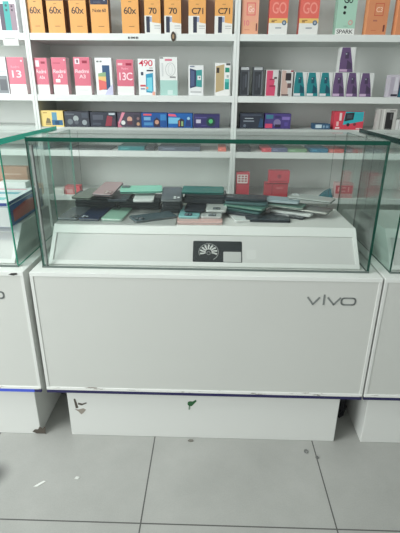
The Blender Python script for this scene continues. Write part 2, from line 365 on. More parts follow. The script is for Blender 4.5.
retail('phone_box', 'white phone box picturing a gold phone, beside the centre upright', 'phone box', GB, .592, .666, ZB, .146, (230, 230, 228),
       [('p', [(.06, .10), (.60, .18), (.60, .96), (.06, .9)], (186, 164, 124)), ('r', .1, .7, .28, .86, (60, 52, 48)), ('r', .66, .2, .94, .42, (36, 150, 142)), ('r', .66, .42, .94, .52, (100, 190, 180)), ('r', .66, .72, .94, .86, (30, 140, 116)), ('r', .72, .93, .98, .99, (80, 84, 84)), ('r', .76, .56, .9, .64, (170, 176, 176))])
# second shelf, right unit : accessories
GC = 'phone case boxes on the second right shelf'
for x0, x1, lb in ((.712, .760, 'dark charcoal accessory box with silver top, right beside the centre upright'), (.775, .825, 'dark charcoal accessory box with silver top, next to the pink case box')):
    retail('accessory_box', lb, 'box', 'dark accessory boxes', x0, x1, ZB, .129, (70, 74, 80),
           [('r', .1, .9, .9, .99, (176, 180, 182)), ('r', .18, .06, .8, .84, (46, 49, 55)), ('r', .3, .2, .5, .7, (62, 66, 74)), ('r', .56, .3, .7, .75, (84, 88, 96)), ('r', .84, .04, .95, .86, (110, 114, 118))], depth=.045)
retail('phone_case_box', 'white case box with a zigzag pink case inside', 'box', GC, .838, .902, ZB, .118, (206, 204, 202),
       [('p', [(.06, .02), (.72, .02), (.76, .36), (.62, .40), (.68, .60), (.50, .64), (.52, .97), (.06, .97)], (206, 74, 108)), ('r', .3, .36, .74, .42, (150, 40, 70)), ('r', .28, .62, .66, .66, (150, 40, 70)), ('r', .62, .66, .82, .73, (70, 60, 66)), ('r', .93, .02, 1, .98, (60, 56, 60))])
retail('phone_case_box', 'white case box with a beige case and a black square', 'box', GC, .912, .968, ZB, .118, (204, 202, 200),
       [('p', [(.04, .02), (.62, .02), (.62, .42), (.40, .6), (.40, .97), (.04, .97)], (196, 168, 158)), ('r', .36, .6, .84, .88, (44, 40, 44)), ('r', .56, .32, .88, .5, (100, 78, 78)), ('r', .1, .02, .7, .08, (90, 70, 70)), ('r', .78, .92, 1, .98, (150, 40, 60))])
def casebox(x0, x1, zb, h, c, dk, label, tagc=(216, 214, 218), yf=YF):
    retail('phone_case_box', label, 'box', GC, x0, x1, zb, h, (214, 216, 214),
           [('p', [(.03, .01), (.95, .01), (.86, .36), (.62, .99), (.1, .99), (.02, .5)], c), ('r', .06, .03, .56, .13, tagc), ('r', .34, .55, .58, .8, dk), ('d', .4, .74, .05, (150, 160, 166)), ('p', [(.5, .14), (.86, .14), (.8, .36), (.5, .5)], dk)], yf=yf)
TEALC, TEALD, PUR, PURD = (20, 124, 130), (10, 74, 92), (98, 74, 114), (68, 52, 82)
casebox(.975, 1.034, ZB, .109, TEALC, TEALD, 'white case box with a teal case, nearest the beige case box')
casebox(1.0365, 1.097, ZB, .108, TEALC, TEALD, 'white case box with a teal case, middle of the three teal ones')
casebox(1.099, 1.159, ZB, .108, TEALC, TEALD, 'white case box with a teal case, next to the purple ones')
casebox(1.162, 1.225, ZB, .108, PUR, PURD, 'white case box with a purple case, lower row next to the teal ones', (196, 170, 200))
casebox(1.228, 1.288, ZB, .108, PUR, PURD, 'white case box with a purple case, middle of the lower purple row', (196, 170, 200))
casebox(1.291, 1.354, ZB, .107, PUR, PURD, 'white case box with a purple case, right end of the lower purple row', (196, 170, 200))
casebox(1.181, 1.252, ZB + .1086, .108, PUR, PURD, 'white case box with a purple case standing on top of the purple row', (190, 160, 190))
retail('phone_case_box', 'pale lilac case box with a navy box corner beside it, second right shelf edge', 'box', GC, 1.431, 1.478, ZB, .100, (196, 190, 200), [('r', .1, .05, .5, .9, (176, 168, 182)), ('r', .3, .04, .95, .14, (50, 46, 60)), ('p', [(.5, .3), (.95, .3), (.8, .9), (.6, .9)], (214, 210, 218))])
retail('phone_case_box', 'navy and teal case box cut off by the right frame edge', 'box', GC, 1.480, 1.54, ZB, .100, (50, 62, 90), [('p', [(.0, .02), (1, .02), (1, .4), (.1, .46)], (30, 110, 124)), ('r', .1, .7, .4, .95, (150, 150, 170))])
# third shelf : earphone / feature phone boxes lying on their long side
GD = 'landscape boxes on the third shelf'
def land(x0, x1, h, c, prints, label, depth=.07): retail('earphone_box', label, 'box', GD, x0, x1, ZC, h, c, prints, depth=depth)
land(-.2815, -.167, .077, (232, 206, 128), [('r', .50, .30, .72, .9, (96, 150, 176)), ('r', .48, .1, .96, .42, (44, 100, 140)), ('r', .62, .14, .8, .36, (24, 66, 100)), ('p', [(.2, .22), (.44, .22), (.40, .5), (.28, .56)], (120, 110, 80)), ('r', .12, .84, .3, .9, (190, 150, 70)), ('r', .2, .12, .44, .2, (150, 130, 90))], 'yellow landscape box with blue pictures, left end of the third shelf')
DK = (58, 62, 72)
land(-.161, -.036, .074, DK, [('d', .22, .34, .11, (110, 120, 126)), ('d', .46, .55, .11, (160, 170, 170)), ('d', .48, .3, .08, (90, 96, 104)), ('d', .8, .3, .1, (150, 160, 164)), ('r', .05, .78, .4, .86, (96, 104, 112)), ('r', .7, .6, .95, .9, (74, 80, 92))], 'dark grey landscape box with pale round pictures, next to the yellow one')
land(-.031, .101, .072, (52, 56, 68), [('r', .1, .5, .5, .82, (84, 88, 100)), ('p', [(.56, .08), (.8, .08), (.86, .7), (.66, .78)], (146, 58, 72)), ('r', .72, .82, .95, .95, (190, 200, 206)), ('r', .08, .16, .4, .3, (76, 82, 94)), ('r', .84, .1, .96, .6, (80, 60, 76))], 'dark landscape box with a red patch and white corner tag')
land(.107, .225, .072, (76, 70, 84), [('p', [(0, .2), (.08, .2), (.34, 1), (.2, 1)], (220, 140, 160)), ('p', [(0, .0), (.2, 0), (.0, .4)], (190, 110, 130)), ('d', .24, .32, .09, (222, 224, 222)), ('d', .52, .55, .11, (206, 160, 140)), ('r', .42, .2, .62, .44, (96, 60, 70)), ('r', .7, .1, .95, .86, (62, 60, 74)), ('d', .88, .24, .07, (190, 150, 120)), ('d', .88, .6, .06, (140, 110, 110))], 'dark landscape box with a pink diagonal stripe')
BL = (34, 84, 150)
land(.227, .357, .071, BL, [('r', .08, .82, .4, .93, (226, 90, 100)), ('r', .1, .5, .36, .72, (120, 170, 206)), ('r', .1, .16, .44, .36, (80, 140, 190)), ('p', [(.48, .06), (.72, .06), (.72, .5), (.6, .7), (.48, .5)], (58, 48, 66)), ('d', .6, .38, .08, (196, 150, 130)), ('r', .74, .5, .96, .9, (60, 130, 190))], 'blue landscape box with a dark figure, left one of the blue pair')
land(.361, .484, .070, (30, 96, 168), [('p', [(.02, .8), (.36, .78), (.30, .93), (.02, .96)], (230, 96, 120)), ('p', [(.02, .3), (.4, .3), (.5, .7), (.02, .72)], (120, 190, 222)), ('p', [(.40, .06), (.66, .06), (.66, .56), (.54, .66), (.40, .5)], (50, 44, 60)), ('r', .44, .12, .48, .5, (226, 130, 90)), ('r', .54, .14, .62, .46, (150, 180, 120)), ('p', [(.7, .1), (.94, .1), (.9, .66), (.76, .6)], (40, 60, 120)), ('d', .84, .66, .06, (160, 200, 220))], 'blue landscape box with light blue flash, right one of the blue pair')
land(.489, .620, .067, (56, 52, 104), [('r', .1, .36, .28, .62, (200, 196, 214)), ('r', .06, .72, .5, .8, (90, 84, 140)), ('d', .66, .46, .17, (30, 66, 66)), ('d', .66, .5, .08, (90, 190, 120)), ('r', .3, .15, .5, .24, (80, 76, 130))], 'navy purple landscape box with a green dot')
land(.722, .839, .074, (44, 50, 64), [('r', .2, .64, .56, .69, (180, 190, 196)), ('r', .14, .46, .6, .53, (140, 150, 160)), ('p', [(.78, .1), (.98, .1), (.98, .6), (.86, .7)], (40, 74, 110)), ('r', .06, .86, .9, .9, (90, 100, 116)), ('d', .2, .2, .06, (100, 110, 126))], 'dark navy landscape box, right beside the centre upright')
land(.845, .974, .073, (74, 60, 124), [('r', .02, .06, .3, .34, (206, 70, 104)), ('r', .04, .66, .32, .92, (60, 120, 140)), ('d', .48, .4, .14, (130, 120, 160)), ('r', .4, .1, .62, .3, (40, 34, 60)), ('r', .66, .6, .96, .8, (130, 110, 180)), ('r', .76, .2, .9, .44, (90, 76, 150)), ('r', .38, .72, .6, .86, (54, 44, 100))], 'purple landscape box with a pink corner')
land(1.091, 1.172, .027, (54, 90, 120), [('r', .1, .25, .48, .85, (200, 216, 224)), ('r', .56, .3, .66, .7, (140, 170, 190)), ('r', .74, .3, .9, .7, (120, 150, 176))], 'low blue and white box lying alone on third right shelf')
o = retail('earphone_box', 'red and teal landscape box with a black phone picture', 'box', GD, 1.189, 1.334, ZC, .086, (212, 66, 84),
       [('p', [(.30, .26), (.98, .48), (.98, .99), (.36, .99)], (46, 172, 184)), ('p', [(.34, .46), (.64, .56), (.66, .95), (.36, .9)], (34, 36, 44)), ('r', .42, .62, .6, .84, (60, 74, 84)), ('d', .48, .28, .055, (40, 34, 40)), ('d', .70, .30, .05, (120, 50, 60)), ('r', .16, .5, .24, .92, (240, 214, 214)), ('r', .08, .2, .16, .45, (236, 190, 190)), ('r', .05, .06, .2, .14, (240, 220, 220)), ('r', .76, .03, .98, .1, (230, 200, 200))], depth=.07)
retail('phone_case_box', 'white window box showing a black phone case, third right shelf', 'box', GD, 1.402, 1.492, ZC, .100, (198, 196, 192), [('r', .42, .02, .82, .84, (36, 34, 36)), ('r', .66, .5, .76, .78, (84, 82, 84)), ('r', .1, .05, .16, .95, (160, 156, 152)), ('r', .28, .05, .34, .98, (226, 224, 220)), ('r', .6, .88, .9, .94, (150, 146, 144))])
retail('accessory_box', 'small plain white box at the right frame edge, third right shelf', 'box', GD, 1.494, 1.54, ZC, .05, (224, 224, 222), [('r', .3, .05, .4, .95, (186, 186, 184))])
# fourth shelf : flat cartons lying down, seen through the glass
GE = 'flat cartons lying on the fourth shelf'
for x0, x1, h, c, lb in ((-.16, .06, .006, (90, 96, 98), 'thin grey strip standing in for a shadow line at the left of the fourth shelf'), (.099, .236, .020, (44, 120, 124), 'teal flat carton lying on the fourth shelf under the pink striped box'), (.240, .285, .018, (54, 56, 62), 'short dark block standing in for the dark gap right of the teal one'),  # thin entry imitates a shadow line, short dark one fills a dark gap
        (.307, .523, .020, (84, 92, 108), 'long slate flat carton lying on the fourth shelf'), (.616, .657, .020, (206, 110, 96), 'short salmon flat carton left of the centre upright, fourth shelf'), (.712, .785, .020, (34, 36, 42), 'black flat carton right of the centre upright, fourth shelf'),
        (.841, .888, .020, (196, 70, 80), 'small red flat carton beside the long blue grey one'), (.889, .971, .020, (86, 94, 126), 'blue grey flat carton between red and green ones'), (.973, 1.07, .017, (110, 148, 112), 'green flat carton on the fourth right shelf'),
        (1.088, 1.177, .020, (14, 104, 136), 'deep teal blue flat carton on the fourth right shelf'), (1.182, 1.258, .017, (186, 96, 90), 'brick red flat carton on the fourth right shelf'), (1.263, 1.33, .015, (140, 112, 104), 'brown flat carton at the right of the fourth shelf')):
    retail('flat_carton', lb, 'carton', GE, x0, x1, ZD, h, c, [('r', .1, .3, .4, .7, tuple(min(255, k + 30) for k in c))] if h > .01 else [], depth=.16, yf=1.02)
# fifth shelf : red cartons seen through the glass case
RED = (206, 62, 78)
retail('red_carton', 'upright red carton with a pale grid print beside the centre upright, behind the phones', 'carton', 'red cartons behind the glass case', .714, .784, ZE, .127, RED,
       [('r', .08, .56, .86, .92, (236, 226, 222))] + [('r', .16 + .24*i, .62 + .1*j, .32 + .24*i, .68 + .1*j, (176, 80, 90)) for i in range(3) for j in range(3)] + [('r', 0, .52, 1, .54, (150, 34, 50))])
retail('red_carton', 'plain red carton lying below another red carton', 'carton', 'red cartons behind the glass case', .866, .988, ZE, .074, (196, 64, 76), [('r', 0, .93, 1, 1, (120, 30, 44)), ('r', .3, .15, .34, .9, (160, 40, 56)), ('r', .5, .6, .8, .7, (214, 110, 116))])
retail('red_carton', 'red carton lying on top of another red carton', 'carton', 'red cartons behind the glass case', .885, .992, ZE + .0745, .063, RED, [('d', .5, .55, .1, (160, 44, 66)), ('r', .1, .12, .9, .18, (160, 40, 56))])
retail('red_carton', 'small pale carton with a red VIP-like band behind the right of glass case', 'carton', 'red cartons behind the glass case', 1.237, 1.33, ZE, .078, (206, 176, 174), [('r', .02, .3, .98, .85, (190, 64, 76)), ('r', .14, .45, .22, .74, (226, 160, 160)), ('r', .36, .42, .58, .5, (226, 160, 160)), ('r', .36, .66, .58, .74, (226, 160, 160)), ('r', .7, .42, .78, .74, (226, 160, 160))])['label'] = 'small pale carton with a broad red band behind the right end of the glass case'
retail('red_carton', 'small red carton behind the left end of the glass case', 'carton', 'red cartons behind the glass case', -.198, -.118, ZE, .044, (206, 84, 92), [('r', .1, .2, .5, .6, (226, 160, 160))])
retail('white_carton', 'low white carton standing left of the red one behind the glass case', 'carton', None, -.262, -.206, ZE, .03, (222, 222, 216), [])
retail('tan_carton', 'tan carton behind the left corner of the glass case', 'carton', 'tan cartons on the fifth shelf', -.374, -.318, ZE, .05, (186, 148, 118), [('r', .1, .4, .9, .5, (210, 180, 150))])
retail('tan_carton', 'large brownish tan carton far left behind the neighbouring glass', 'carton', 'tan cartons on the fifth shelf', -.56, -.39, ZE, .142, (190, 146, 124), [('r', 0, .5, 1, .53, (160, 116, 96)), ('r', .2, .7, .8, .76, (216, 180, 160))])
b = MB()
b.poly([(0, 0, 0), (.075, 0, 0), (.06, 0, .046), (.03, 0, .03)], M((44, 112, 126), .5), None, (0, .02, 0))
o = b.build('teal_pouch', None, (1.155, 1.02, ZE + .0003)); tag(o, 'small teal triangular pouch left of the red banded carton behind the glass', 'pouch')

# ------------------------------------------------------------------ counters
W = 1.1339; ZT = .6875; ZK = .214; DEP = .50
def logo_mb():
    b = MB(); t = .0058; z0, z1 = .5915, .6155
    b.stroke([(.903, z1), (.921, z0), (.940, z1)], t, GREYLOGO, .0012)
    b.stroke([(.9555, z0), (.9555, .6165)], t, GREYLOGO, .0012); b.stroke([(.9555, .6205), (.9555, .6250)], t, GREYLOGO, .0012)
    b.stroke([(.968, z1), (.988, z0), (1.008, z1)], t, GREYLOGO, .0012)
    pts = []
    cx, cz, hw, hh, r = 1.0345, (z0+z1)/2, .0225, .0118, .009
    for ox, oz, a0 in ((hw-r, hh-r, 0), (-hw+r, hh-r, 90), (-hw+r, -hh+r, 180), (hw-r, -hh+r, 270)):
        for k in range(5):
            a = math.radians(a0 + 90*k/4); pts.append((cx+ox+r*math.cos(a), cz+oz+r*math.sin(a)))
    b.stroke(pts, t*.9, GREYLOGO, .0012, None, True)
    return b
def make_counter(label, extra=None):
    r = empty('display_counter', (0, 0, 0))
    b = MB(); b.box(0, W, .006, DEP, ZK, ZT, OFFW, .002, facemats={'+z': WHITE}); b.build('carcass', r)
    b = MB(); b.box(.011, W-.011, .002, .0062, ZK+.0245, ZT-.014, PANEL); b.build('front_panel', r)
    b = MB(); b.box(0, W, 0, .0065, ZT-.014, ZT, WHITE, .001); b.build('top_rail', r)
    for a, c in ((0, .011), (W-.011, W)):
        b = MB(); b.box(a, c, 0, .0065, ZK+.0245, ZT-.0142, OFFW, .001); b.build('corner_trim', r)
    b = MB(); b.box(0, W, -.001, .0065, ZK+.012, ZK+.0243, CHIP, .0015); b.build('bottom_rail', r)
    b = MB(); b.box(0, W, -.0005, .0065, ZK, ZK+.0118, NAVY, .0005); b.build('edge_strip', r)['label'] = 'navy blue edge strip'
    b = logo_mb(); b.build('logo', r, (0, .0019, 0))['label'] = 'grey lettering reading vivo'
    b = MB(); b.box(.0625, 1.0663, .02, DEP-.02, 0, ZK-.0003, OFFW, .002); b.build('plinth', r)
    tag(r, label, 'counter', 'white shop counters')
    return r
C1 = make_counter('white display counter in the centre with full grey lettering on its front')
OFFL, OFFR = -W - .020, W + .006
C0 = copy_thing(C1, (OFFL, 0, 0)); C0['label'] = 'white display counter cut off by the left frame edge, blue tape on its bottom strip'
C2 = copy_thing(C1, (OFFR, 0, 0)); C2['label'] = 'white display counter cut off by the right frame edge'
def blob(name, parent, cx, cz, pts, m, y, th=.0008, label=None):
    b = MB(); b.poly([(cx + px, y, cz + pz) for px, pz in pts], m, None, (0, -th, 0)); o = b.build(name, parent)
    if label: o['label'] = label
    return o
def kid(c, base): return [k for k in c.children if k.name.split('.')[0] == base][0]
P1 = kid(C1, 'plinth'); P0 = kid(C0, 'plinth'); P0.location.x = .030; kid(C2, 'plinth').location.x = -.0355
GRN = M((38, 92, 52), .6); ST = M((84, 78, 70), .8); ST2 = M((150, 142, 132), .8)
blob('leaf_sticker', P1, .523, .163, [(-.014, -.004), (-.007, -.013), (.003, -.011), (.009, -.003), (.020, .011), (.017, .017), (.006, .009), (-.005, .010), (-.012, .006)], GRN, .0199, label='torn green sticker remnant')
blob('sticker_tail', P1, .516, .143, [(-.003, -.008), (.003, -.008), (.004, .008), (-.002, .008)], M((120, 140, 122), .7), .0199)
blob('stain', P1, .094, .150, [(-.004, -.022), (.006, -.020), (.002, .004), (-.002, .022), (-.008, .020), (-.006, 0)], ST, .0199, label='dark scuff')
blob('stain', P1, .118, .148, [(-.018, -.002), (-.004, -.006), (.016, .004), (.014, .008), (-.002, .002), (-.016, .006)], ST, .0199, label='dark scuff')
blob('stain', P1, .108, .118, [(-.022, .006), (-.010, -.004), (.000, -.018), (.008, -.012), (.020, .004), (.010, .010), (-.008, .004)], ST2, .0199, label='brownish scuff')
blob('stain', P0, -.079 - OFFL - .006, .022, [(-.035, -.012), (-.02, -.02), (.016, -.02), (.018, .016), (.006, .006), (-.004, .014), (-.012, 0), (-.024, .0)], ST, .0199, label='dark damaged corner patch')
b = MB(); b.box(-.40 - OFFL, -.045 - OFFL, -.0012, -.0004, ZK + .0005, ZK + .0125, M((70, 92, 206), .45)); b.build('blue_tape', C0)['label'] = 'bright blue tape'
# worn black patches on the left counter's top corner
blob('chip', C0, -.052 - OFFL, ZT - .006, [(-.016, -.003), (.0, -.006), (.014, -.002), (.012, .003), (-.006, .002)], M((48, 46, 44), .8), -.0002, label='dark chipped corner')

# ------------------------------------------------------------------ glass cases
ZL = 1.1035; GY0, GY1 = .0436, .462; GX0, GX1 = .029, 1.1014; GT = .006; LT = .0125
def pane(b, x0, x1, y0, y1, z0, z1, thin, g=GLASS, e=EDGE, clear=()):
    fm = {k: e for k in ('-x', '+x', '-y', '+y', '-z', '+z')}
    for k in clear: fm[k] = g
    fm['-' + thin] = g; fm['+' + thin] = g
    b.box(x0, x1, y0, y1, z0, z1, e, 0, facemats=fm)
def make_case(label, over=0.0, strip=True, lide=None, fwd=.002, back=0.0, pe=EDGE, pel=EDGE, clear=('+y', '-x', '+x'), rise=0.0):
    r = empty('glass_case', (0, 0, ZT))
    z0, z1 = .0005, ZL - ZT - LT
    b = MB(); pane(b, GX0, GX1, GY0, GY0+GT, z0, z1, 'y', GLASS, pe); b.build('front_pane', r)
    for a in (GX0, GX1-GT):
        b = MB(); pane(b, a, a+GT, GY0+GT+.0002, GY1, z0, z1, 'x', GLASS_SIDE, pel if a == GX0 else pe); b.build('side_pane', r)
    b = MB(); pane(b, GX0+.035, GX1-.05, GY1-.012, GY1-.007, z0, z1-.004, 'y'); b.build('back_pane', r)
    b = MB(); pane(b, GX0-over, GX1+over, GY0-fwd, GY1-back, z1+.0002, ZL-ZT+rise, 'z', GLASS_LID, lide or EDGE, clear); b.build('lid', r)
    b = MB(); b.box(GX0, GX1, GY0-.003, GY0-.0002, z0, z0+.006, M((96, 108, 104), .5)); b.build('seal_strip', r)['label'] = 'grey seal along the bottom'
    if strip:
        b = MB(); b.box(GX0+.0085, GX0+.0135, GY0+GT+.001, GY0+GT+.006, z0, z1-.012, ALU)
        b.box(GX0+.0145, GX0+.0165, GY0+GT+.001, GY0+GT+.006, z0, z1-.012, M((70, 76, 74), .4)); b.build('corner_strip', r)['label'] = 'metal strip in the left front corner'
    tag(r, label, 'glass case', 'glass cases on the counters')
    return r
G1 = make_case('clear glass display case full of phones on the centre counter', pel=M((84, 138, 124), .25))
G0 = make_case('glass display case at left with overhanging lid, blue and red carton inside', .05, False, EDGE_LIT, .17, .042, M((30, 150, 124), .2), EDGE, ('+y', '-x'), .004); G0.location = (OFFL, 0, ZT)
G2 = make_case('glass display case cut off by the right frame edge, overhanging lid with an unlit look put into its edge colour', .032, False, EDGE_UNLIT, .12, .012, EDGE, EDGE, ('+y', '+x'), .004); G2.location = (OFFR, 0, ZT)

# ------------------------------------------------------------------ display trays
TX0, TX1 = .04, 1.08; TZ = .80
def make_tray(label):
    r = empty('display_tray', (0, 0, ZT))
    dz = -ZT; z0, z1 = ZT + .0008 + dz, TZ + dz
    b = MB()
    prof = [(.070, z0), (.170, z1), (.430, z1), (.430, z0)]
    b.poly([(TX0, y, z) for y, z in prof], OFFW, None, (TX1 - TX0, 0, 0)); b.build('tray_body', r)
    # frame and inset panel lie on the slanted front
    a = math.atan2(z1 - z0, .10); Ls = math.hypot(.10, z1 - z0)
    mt = Matrix.Translation((0, .070, z0)) @ Matrix.Rotation(a - math.pi/2, 4, 'X')   # local z runs up the slope, -y out of it
    b = MB()
    b.box(TX0, TX1, -.005, 0, .0, .016, WHITE, .001, mt); b.box(TX0, TX1, -.005, 0, .115, Ls, WHITE, .001, mt)
    b.box(TX0, TX0+.014, -.005, 0, .016, .115, WHITE, .001, mt); b.box(TX1-.014, TX1, -.005, 0, .016, .115, WHITE, .001, mt)
    b.build('tray_frame', r)
    b = MB(); b.box(TX0+.0145, TX1-.0145, -.001, -.0002, .0165, .1145, M((205, 206, 203), .45), 0, mt); b.build('tray_panel', r)
    tag(r, label, 'display tray', 'slanted white display trays')
    return r, mt
T1, MT = make_tray('slanted white display tray under the phones in the centre case')
T0 = copy_thing(T1, (OFFL, 0, ZT)); T0['label'] = 'white display tray inside the left glass case'
T2 = copy_thing(T1, (OFFR, 0, ZT)); T2['label'] = 'white display tray inside the right glass case, only its end showing'
# black sticker with a fan shaped emblem
def rr(x0, x1, z0, z1, r):
    pts = []
    for cx, cz, a0 in ((x1-r, z1-r, 0), (x0+r, z1-r, 90), (x0+r, z0+r, 180), (x1-r, z0+r, 270)):
        for k in range(5): a = math.radians(a0+90*k/4); pts.append((cx+r*math.cos(a), cz+r*math.sin(a)))
    return pts
BLK = M((30, 36, 40), .35); SILV = M((205, 208, 204), .4)
b = MB(); b.poly([(x, -.0012, z) for x, z in rr(.525, .691, .0165, .0935, .004)], BLK, MT, (0, -.0006, 0)); st = b.build('sticker', T1); st['label'] = 'black sticker with a silver fan emblem and a grey box'
b = MB(); cx, cz, R = .578, .053, .033
b.stroke([(cx + R*math.cos(math.radians(t)), cz + R*.93*math.sin(math.radians(t))) for t in range(-60, 205, 12)], .0022, M((150, 154, 152), .4), .0004, MT @ Matrix.Translation((0, -.0019, 0)))
for k in range(9):
    a0 = math.radians(-25 + 26*k)
    pts = []
    for rr_, da in ((.010, 0), (.020, .10), (.029, .05), (.030, .26), (.021, .36), (.011, .42)):
        pts.append((cx + rr_*math.cos(a0+da), -.0019, cz + rr_*.93*math.sin(a0+da)))
    b.poly(pts, SILV, MT, (0, -.0003, 0))
b.stroke([(cx + .006*math.cos(math.radians(t)), cz - .004 + .006*math.sin(math.radians(t))) for t in range(0, 360, 40)], .002, M((150, 154, 152), .4), .0003, MT @ Matrix.Translation((0, -.0019, 0)), True)
b.build('emblem', st)
b = MB(); b.poly([(x, -.0019, z) for x, z in rr(.628, .688, .0185, .055, .002)], M((190, 192, 189), .4), MT, (0, -.0003, 0)); b.build('grey_patch', st)
b = MB()
b.poly([(x, -.0012, z) for x, z in rr(.706, .738, .030, .064, .006)], M((212, 213, 210), .4), MT, (0, -.0002, 0)); b.build('pale_patch', T1)  # faint pale rounded patch on the tray panel
# thin grey acrylic sheet under the left half of the phones
b = MB(); b.box(0, .415, 0, .266, 0, .0022, M((172, 176, 173), .3), .0004)
o = b.build('acrylic_sheet', None, (.046, .162, TZ + .0038)); tag(o, 'thin grey acrylic sheet on the left half of the display tray', 'sheet')

# ------------------------------------------------------------------ phones
PL, PWD, PH = .160, .0755, .0088
def phone(x, y, z, yaw, col, label, tilt=0.0, cam=(-1, 1), camcol=(34, 36, 42), band=(120, 124, 126), l=PL, w=PWD, rough=.25, group='phones piled in the centre glass case', roll=0.0, lens=(120, 128, 134), h=PH):
    """yaw in degrees: 0 = long side pointing away from the front, 90 = along the counter; lies back up"""
    b = MB(); b.slab(w, l, h, .009, M(col, rough), .0014)
    o = b.build('smartphone', None, (x, y, z), (math.radians(tilt), math.radians(roll), math.radians(yaw)))
    b = MB(); b.slab(w + .0006, l + .0006, h * .52, .0093, M(band, .25, .6), .0008, z0=h * .24); b.build('side_band', o)
    if cam:
        cx, cy = cam[0] * (w/2 - .019), cam[1] * (l/2 - .022)
        b = MB(); b.slab(.028, .033, .0014, .006, M(camcol, .2), .0004, mtx=Matrix.Translation((cx, cy, 0)), z0=h)
        for lx, ly in ((-.006, .008), (-.006, -.008), (.007, 0)):
            b.disc((cx+lx, cy+ly, h + .0018), .0048, .0012, M(lens, .15), n=14)
        b.build('camera_module', o)
    tag(o, label, 'phone', group)
    return o
SZ = TZ + .0064       # top of the acrylic sheet
TZ2 = TZ + .0005      # bare tray top
# front row on the sheet, pointing away
phone(.083, .272, SZ, -4, (98, 104, 110), 'grey phone at the left end of the front row', cam=(1, -1))
phone(.158, .270, SZ, -3, (42, 56, 86), 'navy blue phone in the front row left of the pale green one', cam=(-1, -1), lens=(190, 200, 210))
phone(.239, .272, SZ, -4, (150, 192, 172), 'pale mint green phone lying flat in the front row', cam=(-1, 1), camcol=(96, 126, 112), band=(214, 222, 216))
phone(.376, .240, SZ, -62, (74, 92, 98), 'dark slate phone lying askew alone on the grey sheet', cam=(1, -1), camcol=(50, 62, 68), roll=0)
# front right of centre
phone(.545, .2225, TZ2, 92, (214, 176, 170), 'pale pink phone lying along the front of the pile', cam=(1, 1), camcol=(90, 70, 76), band=(216, 200, 196), h=.0105)
phone(.508, .300, TZ2 + .0108, -2, (128, 188, 188), 'light teal phone resting its end on the pale pink one', cam=(-.2, -1), camcol=(44, 66, 84), band=(150, 196, 194), tilt=0)
phone(.588, .302, TZ2 + .0108, -3, (176, 182, 180), 'silver phone with dark camera resting on pale pink one', cam=(.2, -1), camcol=(70, 78, 82), band=(206, 210, 208))
phone(.527, .345, TZ2 + .0225, -3, (40, 44, 52), 'black phone lying on the light teal phone', cam=(1, 1), band=(50, 54, 60), tilt=0)
phone(.607, .347, TZ2 + .0225, -4, (186, 192, 188), 'silver phone lying on another silver phone', cam=(.1, -1), camcol=(96, 106, 104), band=(216, 220, 216))
GF = 'dark phones stacked flat at the back of the tray'
FILL = 'dark phone lying flat low in the stack at the back of the tray'
def stack(x, n, z0, yaw=90, y=.385, l=PL, cols=((46, 52, 60), (60, 66, 72), (38, 44, 54), (76, 82, 86))):
    for k in range(n):
        phone(x + random.uniform(-.004, .004), y + random.uniform(-.003, .003), z0 + k * (PH + .0004), yaw + random.uniform(-1, 1), cols[k % len(cols)], FILL, cam=None, group=GF, l=l, band=(70, 76, 78))
    return z0 + n * (PH + .0004)
LH = PH + .0004
# back left stacks (behind the front row)
za = stack(.140, 6, SZ, y=.3955)
zb = stack(.309, 5, SZ, y=.3955)
phone(.121, .3525, za + .001, -10, (122, 128, 118), 'olive grey phone on top of the pile at its left end', cam=(1, 1), camcol=(104, 110, 102), band=(70, 76, 74), tilt=0)
phone(.192, .3585, za + PH + .0105, -5, (176, 150, 152), 'mauve phone on top of the pile, camera towards the front', cam=(1, -1), camcol=(130, 106, 106), band=(60, 78, 84), tilt=5, lens=(214, 200, 196))
phone(.330, .359, zb + .0016, 4, (214, 220, 218), 'white edged phone jutting out under the mint one', cam=None, band=(226, 230, 228))
phone(.238, .360, zb + .0016, 2, (58, 66, 74), 'dark phone jutting out under mauve and mint phones', cam=None, band=(54, 66, 72))
phone(.315, .378, zb + PH + .0155, 98, (140, 212, 188), 'mint green phone lying lengthwise on top of the pile', cam=(1, 1), camcol=(60, 110, 100), band=(60, 120, 112), tilt=0, roll=-5)
phone(.435, .350, SZ + 6 * LH + .004, 3, (84, 90, 94), 'charcoal phone on top of the pile with one bright lens', cam=(1, -1), camcol=(98, 104, 106), band=(150, 158, 158), lens=(216, 222, 222), tilt=5)
stack(.4355, 6, SZ, 0, y=.375, l=.115, cols=((60, 66, 70), (50, 58, 62), (70, 74, 78)))
zc = stack(.560, 4, TZ2 + .0335, y=.393)
phone(.552, .380, zc + .005, 88, (10, 104, 96), 'deep teal phone lying lengthwise on top of the pile', cam=None, band=(8, 74, 72), roll=-6)
# right half of the pile
phone(.789, .262, TZ2, 89, (46, 54, 62), 'black phone at the front right of the pile', cam=None, band=(34, 40, 46), h=.0105)
phone(.690, .300, TZ2, 12, (206, 210, 208), 'white phone whose edge shows under the dark phones', cam=None, band=(224, 226, 222))
phone(.702, .312, TZ2 + LH, 66, (34, 44, 52), 'dark phone lying on the white edged phone', cam=(1, 1), band=(44, 52, 58))
phone(.706, .325, TZ2 + 2 * LH, 64, (40, 78, 78), 'iridescent dark green phone in the middle of pile', cam=(1, 1), camcol=(90, 150, 150), band=(60, 96, 92), lens=(170, 206, 206))
phone(.716, .335, TZ2 + 3 * LH + .0015, 63, (70, 116, 104), 'green phone lying on iridescent dark green one', cam=(1, -1), camcol=(50, 80, 76), band=(120, 150, 136))
phone(.720, .352, TZ2 + 4 * LH + .003, 78, (62, 92, 94), 'blue green phone near the top of the pile', cam=(1, 1), camcol=(88, 134, 138), band=(90, 120, 120), lens=(200, 220, 220))
phone(.716, .372, TZ2 + 5 * LH + .0046, 84, (44, 52, 60), 'dark phone on top of the pile below the gridded red carton', cam=(-1, 1), band=(52, 60, 66))
